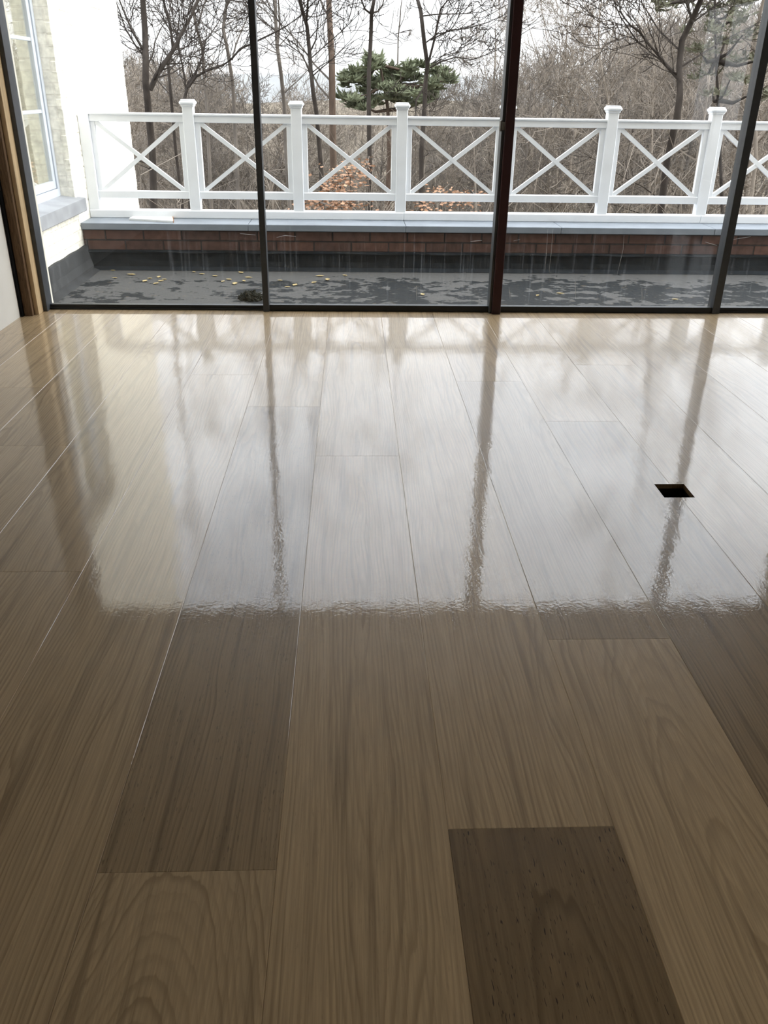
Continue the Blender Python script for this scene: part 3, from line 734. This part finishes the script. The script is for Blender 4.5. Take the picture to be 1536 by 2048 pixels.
traced('bare_tree', 'thick dark tree forking wide above the railing, nearest the white wing', 17, [(304, 430), (300, 300), (298, 205), (297, 165), (292, 110), (284, 60), (282, 0)], 14,
       [([(300, 180), (312, 150), (330, 120), (345, 95), (360, 60), (375, 30), (390, -5)], 10), ([(290, 110), (280, 90), (262, 60), (248, 30), (235, 0)], 6)], M_bark, 1, rise=6, nl=8, hl=2.6, lowlimbs=3)
traced('bare_tree', 'slender bare tree between the wide forking tree and second railing post', 21, [(362, 420), (352, 300), (348, 215), (338, 130), (342, 95), (338, 55), (328, 0)], 6, [([(371, 165), (362, 120), (352, 85), (358, 30), (352, 0)], 4)], M_bark, 2, nl=14, hl=2.4)
traced('bare_tree', 'bare tree with long limb reaching right across the thin black mullion', 20, [(380, 420), (376, 250), (372, 195), (375, 165), (385, 150)], 7,
       [([(376, 175), (392, 153), (415, 140), (445, 130), (462, 118), (478, 98), (505, 85), (540, 68), (570, 52), (600, 30)], 5.5, .2), ([(372, 190), (368, 155), (358, 110), (350, 80)], 4)], M_bark, 3, rise=1.2, nl=2, hl=2.0)
traced('bare_tree', 'bare tree behind the second railing post with upright forked crown', 23, [(425, 420), (418, 250), (412, 200), (404, 140), (404, 95), (397, 60), (388, 20), (393, 0)], 6.5, [([(404, 90), (420, 70), (436, 45)], 3), ([(396, 50), (402, 20), (405, 0)], 4)], M_barkg, 4, nl=14)
traced('bare_tree', 'bare tree just left of the thin black mullion', 22, [(480, 420), (472, 300), (466, 215), (463, 160), (457, 100), (449, 60), (450, 20), (452, 0)], 7.5, [([(464, 120), (470, 90), (480, 60), (492, 30)], 3.5), ([(452, 15), (462, 0), (470, -12)], 4)], M_barkg, 5, nl=12)
traced('bare_tree', 'pale bare tree just right of the thin black mullion, split twin stem on top', 24, [(580, 420), (571, 300), (568, 215), (563, 150), (556, 95), (552, 50), (548, 0)], 8, [([(556, 85), (560, 50), (558, 0)], 5), ([(570, 185), (580, 175), (598, 160)], 3)], M_barkg, 6, nl=10, rise=4)
traced('bare_tree', 'dark bare tree leaning left beyond the third railing post with V fork', 20, [(645, 420), (641, 330), (633, 225), (628, 190), (622, 140), (618, 100), (613, 50), (606, 25), (600, 0)], 8.5, [([(612, 45), (616, 20), (618, 0)], 6), ([(622, 100), (632, 80), (636, 50), (632, 20)], 3.5), ([(621, 150), (605, 110), (585, 95), (570, 85)], 3)], M_bark, 7, nl=8, hl=2.2)
traced('pine_tree', 'tall straight reddish pine trunk behind the railing, left of centre', 22, [(668, 430), (666, 300), (665, 210), (664, 120), (660, 60), (657, 0)], 13.5, [], M_barkp, 8, rise=7, nl=12, hl=2.6, lowlimbs=2)
traced('bare_tree', 'smooth bare tree with lyre-shaped fork in front of the green pine', 19, [(741, 430), (739, 320), (737, 210), (738, 140), (742, 80), (743, 32), (745, 15), (748, 0)], 8.5, [([(742, 28), (730, 20), (723, 5), (720, -12)], 4), ([(744, 26), (756, 22), (766, 8), (770, -10)], 4)], M_bark, 9, rise=4, nl=5, hl=2.0)
traced('bare_tree', 'dark forked tree with long limbs reaching right, beside the maroon mullion', 18, [(842, 430), (841, 300), (849, 220), (853, 165), (856, 130), (847, 85), (840, 25), (836, 0)], 9,
       [([(857, 125), (868, 80), (874, 45), (879, 20), (895, 0)], 5), ([(862, 80), (900, 60), (930, 58), (975, 45), (1012, 28)], 2.6), ([(852, 85), (875, 68), (905, 62), (940, 52)], 2.4), ([(860, 135), (885, 122), (910, 115), (940, 120), (975, 108)], 3), ([(846, 32), (870, 28), (900, 26), (940, 24), (970, 20)], 2.6), ([(851, 150), (846, 175), (832, 200), (829, 225)], 4), ([(862, 128), (885, 112), (915, 104), (938, 100)], 2.2)], M_bark, 10, rise=5, nl=3, hl=1.6)
traced('bare_tree', 'thin bare sapling top showing above the green pine', 30, [(797, 400), (796, 200), (796, 125), (797, 75), (800, 35)], 3, [([(797, 60), (806, 40), (810, 20)], 1.6)], M_barkg, 11, rise=1.5, nl=5, hl=1.0)
traced('bare_tree', 'bare tree with open fan-shaped crown right of the maroon mullion', 32, [(1112, 430), (1114, 300), (1116, 230), (1120, 190)], 7,
       [([(1118, 200), (1100, 165), (1082, 130), (1072, 100)], 3), ([(1119, 195), (1112, 150), (1105, 110)], 3), ([(1120, 190), (1128, 150), (1134, 110), (1138, 70)], 3.6), ([(1121, 190), (1140, 160), (1158, 130), (1165, 95)], 3), ([(1122, 200), (1145, 185), (1170, 165), (1190, 150)], 2.6), ([(1117, 205), (1092, 190), (1070, 165), (1052, 150)], 2.6), ([(1120, 190), (1124, 140), (1120, 90)], 2.6)], M_barkb, 12, rise=2.0, nl=14, hl=3.0, dens=1.3)
traced('bare_tree', 'small upright bare tree just left of the maroon mullion', 34, [(985, 420), (984, 300), (983, 220), (984, 180), (988, 140), (992, 110)], 4, [([(983, 190), (972, 150), (966, 120)], 2), ([(986, 160), (996, 130), (1000, 105)], 2)], M_barkb, 13, rise=1.2, nl=16, hl=1.8, dens=1.3)
traced('bare_tree', 'thick dark tree with arching left limb, tallest on the right side', 16.5, [(1330, 430), (1338, 320), (1346, 235), (1352, 190), (1362, 130), (1374, 80), (1386, 40), (1393, 0)], 14,
       [([(1354, 150), (1340, 138), (1322, 118), (1306, 100), (1290, 82), (1275, 62), (1258, 52), (1246, 38), (1236, 22), (1235, 0)], 6), ([(1236, 12), (1222, 4), (1195, 0)], 2.6), ([(1386, 45), (1378, 20), (1370, 0)], 5)], M_bark, 14, rise=5, nl=12, hl=2.6, dens=1.2, lowlimbs=3)
traced('bare_tree', 'slim bare tree behind the fifth post, half hidden by brown twigs', 24, [(1222, 430), (1216, 300), (1212, 205), (1208, 160), (1203, 110)], 5, [([(1212, 180), (1200, 150), (1192, 130)], 2.2)], M_barkb, 15, rise=2.5, nl=16, hl=2.0, dens=1.3)
traced('bare_tree', 'bare tree seen through the rightmost glass leaf', 20, [(1495, 430), (1502, 320), (1508, 220), (1512, 140), (1520, 60), (1522, 0)], 8, [([(1512, 130), (1530, 100), (1545, 60)], 4)], M_barkb, 16, rise=4, nl=14, hl=2.6, dens=1.2)

# -- evergreen foliage: tufts of flat needle sprays
def tufts(mb, c, rx, ry, rz, n, r, size, bias=0.0):
    for _ in range(n):
        a = r.uniform(0, 6.28); e = r.uniform(-1, 1); q = r.random() ** .4
        p = Vector((c.x + rx * q * math.cos(a) * math.sqrt(1 - e * e), c.y + ry * q * math.sin(a) * math.sqrt(1 - e * e), c.z + rz * q * e))
        d = Vector((r.gauss(0, 1), r.gauss(0, 1), abs(r.gauss(.5, .6)))).normalized(); s = d.cross(perp(d, r)).normalized(); L_ = size * r.uniform(.6, 1.3)
        nn = d.cross(s) * .012
        mb.add([p - s * L_ * .05, p + s * L_ * .05, p + d * L_ + s * L_ * .02, p + d * L_ * 1.05 - s * L_ * .02, p + d * L_ * .5 + nn + s * L_ * .13, p + d * L_ * .5 - nn - s * L_ * .13],
               [(0, 1, 4, 2), (0, 2, 3), (0, 3, 5)])
def evergreen(name, label, Y, clumps, trunk, seed, m, size, dens, wpx=8, bark=M_barkp):
    r = random.Random(seed); P = [at_y(u, v, Y) for u, v in trunk]; b = P[0]; gz = terr(b.x, b.y) - .3; k = Y / F_PX * .93
    o = thing(name, label, 'tree', (b.x, b.y, gz)); t = MB(); pts = [Vector((b.x, b.y, gz))] + P
    t.tube(pts, [wpx * k / 2 * (1.2 - .8 * i / (len(pts) - 1)) for i in range(len(pts))], 8, 0, False); f = MB()
    for (u, v, ru, rv) in clumps:
        c = at_y(u, v, Y + r.uniform(-1, 1) * .8); near = min(P, key=lambda q: (q - c).length)
        t.tube([near, near.lerp(c, .5) + Vector((0, 0, -.1)), c], [.05, .035, .015], 4, 0, False)
        sub = max(3, int(ru / 9))
        for _ in range(sub * 2):
            cc = c + Vector((r.uniform(-1, 1) * ru * k * .75, r.uniform(-1, 1) * .7, r.uniform(-1, 1) * rv * k * .7))
            tufts(f, cc, ru * k * .42, ru * k * .35, rv * k * .42, int(dens * ru * rv / sub / 2), r, size)
    t.build('trunk', bark, o, True); f.build('foliage', m, o); return o
evergreen('pine_tree', 'spreading green pine crown in the middle, behind the lyre-forked tree', 27,
          [(750, 132, 26, 14), (722, 150, 24, 12), (775, 150, 30, 16), (815, 148, 26, 12), (835, 132, 20, 9), (695, 165, 22, 9), (688, 155, 14, 6), (740, 175, 36, 12), (795, 180, 36, 12), (700, 195, 24, 8), (775, 200, 40, 10), (885, 152, 24, 13), (870, 172, 24, 9), (862, 195, 28, 9), (895, 160, 16, 9), (745, 118, 12, 6), (830, 205, 26, 8), (725, 212, 30, 7)],
          [(775, 420), (778, 300), (776, 220), (768, 170), (760, 130)], 21, M_pine, .22, 1.5, 9)
evergreen('evergreen_tree', 'dark sparse evergreen beside the thick right-hand tree', 19,
          [(1420, 15, 34, 14), (1465, 40, 34, 12), (1350, 8, 34, 12), (1310, 10, 16, 8), (1415, 60, 30, 12), (1450, 85, 34, 12), (1485, 70, 20, 12), (1400, 105, 30, 10), (1440, 125, 34, 11), (1480, 120, 20, 12), (1408, 150, 28, 8), (1460, 160, 34, 10), (1425, 185, 26, 8), (1500, 190, 26, 16), (1520, 120, 20, 18), (1470, 10, 30, 10)],
          [(1445, 430), (1440, 300), (1436, 200), (1432, 120), (1430, 40), (1428, -30)], 22, M_ever, .15, .26, 7, M_bark)
def beech(label, Y, clumps, seed):
    r = random.Random(seed); c0 = at_y(clumps[0][0], 430, Y); gz = terr(c0.x, Y) - .2; k = Y / F_PX * .93
    o = thing('beech_shrub', label, 'shrub', (c0.x, Y, gz)); t = MB(); f = MB()
    for (u, v, ru, rv, n) in clumps:
        c = at_y(u, v, Y); b = Vector((c0.x, Y, gz))
        t.tube([b, b.lerp(c, .5) + Vector((.1, 0, .3)), c], [.05, .03, .01], 5, 0, False)
        for _ in range(9): e = c + Vector((r.uniform(-1, 1) * ru * k, r.uniform(-.8, .8), r.uniform(-1, 1) * rv * k)); t.tube([c, c.lerp(e, .5), e], [.012, .008, .004], 3, 0, False)
        for _ in range(int(n * .75)):
            p = c + Vector((r.gauss(0, .55) * ru * k, r.gauss(0, .4), r.gauss(0, .5) * rv * k)); s = .045; d1 = perp(Vector((0, 0, 1)), r) * s; d2 = Vector((r.uniform(-1, 1), r.uniform(-1, 1), r.uniform(-1, 1))).normalized() * s * .6
            f.add([p - d1, p - d2, p + d1, p + d2], [(0, 1, 2, 3)])
    t.build('stems', M_barkg, o); f.build('foliage', M_beech, o)
beech('orange-leaved beech shrub behind the railing bay right of the third post', 15, [(700, 350, 36, 18, 190), (655, 368, 20, 10, 60), (680, 375, 34, 14, 120), (640, 405, 46, 12, 190), (700, 408, 36, 12, 170), (735, 330, 12, 14, 40)], 31)
beech('faint orange-leaved beech shrub behind the bay left of the maroon mullion', 17, [(880, 385, 36, 12, 90), (850, 412, 30, 10, 90), (920, 405, 36, 14, 110), (950, 390, 26, 12, 60)], 32)

# -- the wood behind: copies of a few bare trees
rw = random.Random(77); variants = []
for i in range(8):
    mb = tree_mesh(100 + i, 12.0, .15 + .02 * (i % 3), 15 + i % 4, .0085 if i < 4 else .011, .34 + .05 * (i % 3), .22 + .06 * (i % 4), 1.05)
    me_ = bpy.data.meshes.new('bare_tree'); me_.from_pydata([tuple(v) for v in mb.v], [], mb.f); me_.materials.append((M_barkg, M_barkb)[i % 2]); variants.append(me_)
def top_el(px):     # elevation of the crowns above the horizon, in photo rows, along the skyline
    pts = [(180, 110), (260, 120), (330, 130), (400, 145), (480, 165), (540, 180), (700, 185), (900, 180), (990, 150), (1060, 120), (1140, 115), (1180, 110), (1230, 85), (1300, 50), (1400, 40), (1536, 20), (1900, 0)]
    if px <= pts[0][0]: return pts[0][1]
    for (a, ya), (b, yb) in zip(pts, pts[1:]):
        if px <= b: return ya + (yb - ya) * (px - a) / (b - a)
    return pts[-1][1]
GAPS = [(380, 'left of the first capped railing post'), (595, 'between the first and second capped railing posts'), (805, 'between the second and third capped railing posts'),
        (1010, 'between the third capped railing post and maroon mullion'), (1220, 'just right of the maroon mullion'), (1430, 'between the two posts right of the maroon mullion'), (9999, 'beyond the last full railing post at right')]
cnt = 0
for i in range(230):
    px = rw.uniform(190, 1650); Y = rw.choice((rw.uniform(26, 45), rw.uniform(40, 75), rw.uniform(70, 135)))
    row = top_el(px) + abs(rw.gauss(0, 26)) + (0 if Y > 60 else 8)
    if 540 < px < 980 and Y < 70 and rw.random() < .45: row += 60
    p = at_y(px, row, Y); gz = terr(p.x, Y); hh = p.z - gz
    if hh < 2.5: continue
    vi = rw.randrange(8); o = bpy.data.objects.new('bare_tree', variants[vi]); C.objects.link(o)
    o.location = (p.x, Y, gz); s = hh / 12.0; sw = max(s, .55) * rw.uniform(.9, 1.25); o.scale = (sw, sw, s); o.rotation_euler = (0, 0, rw.uniform(0, 6.28))
    gap = next(t for lim, t in GAPS if px < lim)
    far = 'distant' if Y > 75 else ('nearer' if Y < 42 else 'mid-distance')
    tag(o, f"{far} {('grey', 'brownish')[vi % 2]} bare tree in the wood, {gap}", 'tree', 'bare trees of the wood behind the railing'); cnt += 1
# undergrowth: saplings and brush nobody could count
us = MB(); ru = random.Random(5)
for i in range(5200):
    Y = 14 + 100 * ru.random() ** 1.2; x = ru.uniform(-.42, .62) * Y; z = terr(x, Y) - .1; hgt = ru.uniform(1.2, 5.5) * (1 if Y < 60 else .8)
    el = 1.4 - .03 * Y
    el += ru.gauss(0, .5) - (.5 if Y > 70 else 0)
    if z + hgt > el: hgt = max(.5, el - z)
    a, b = ru.uniform(-.18, .18), ru.uniform(-.1, .1); rr = ru.uniform(.006, .016) * (1 + Y / 70)
    p0 = Vector((x, Y, z)); p1 = p0 + Vector((a * hgt * .5, b * hgt * .5, hgt * .5)); p2 = p0 + Vector((a * hgt * 1.3, b * hgt, hgt))
    us.tube([p0, p1, p2], [rr, rr * .8, rr * .3], 3, 0, False)
    for _ in range(4):
        t = ru.uniform(.3, 1); q0 = p0.lerp(p2, t); q1 = q0 + Vector((ru.uniform(-1, 1), ru.uniform(-1, 1), ru.uniform(.2, .9))) * hgt * .22
        us.tube([q0, q1], [rr * .5, rr * .2], 3, 0, False)
tag(us.build('undergrowth', M_barkb), 'tangle of thin bare brush covering the slope below the terrace', 'undergrowth', None, 'stuff')
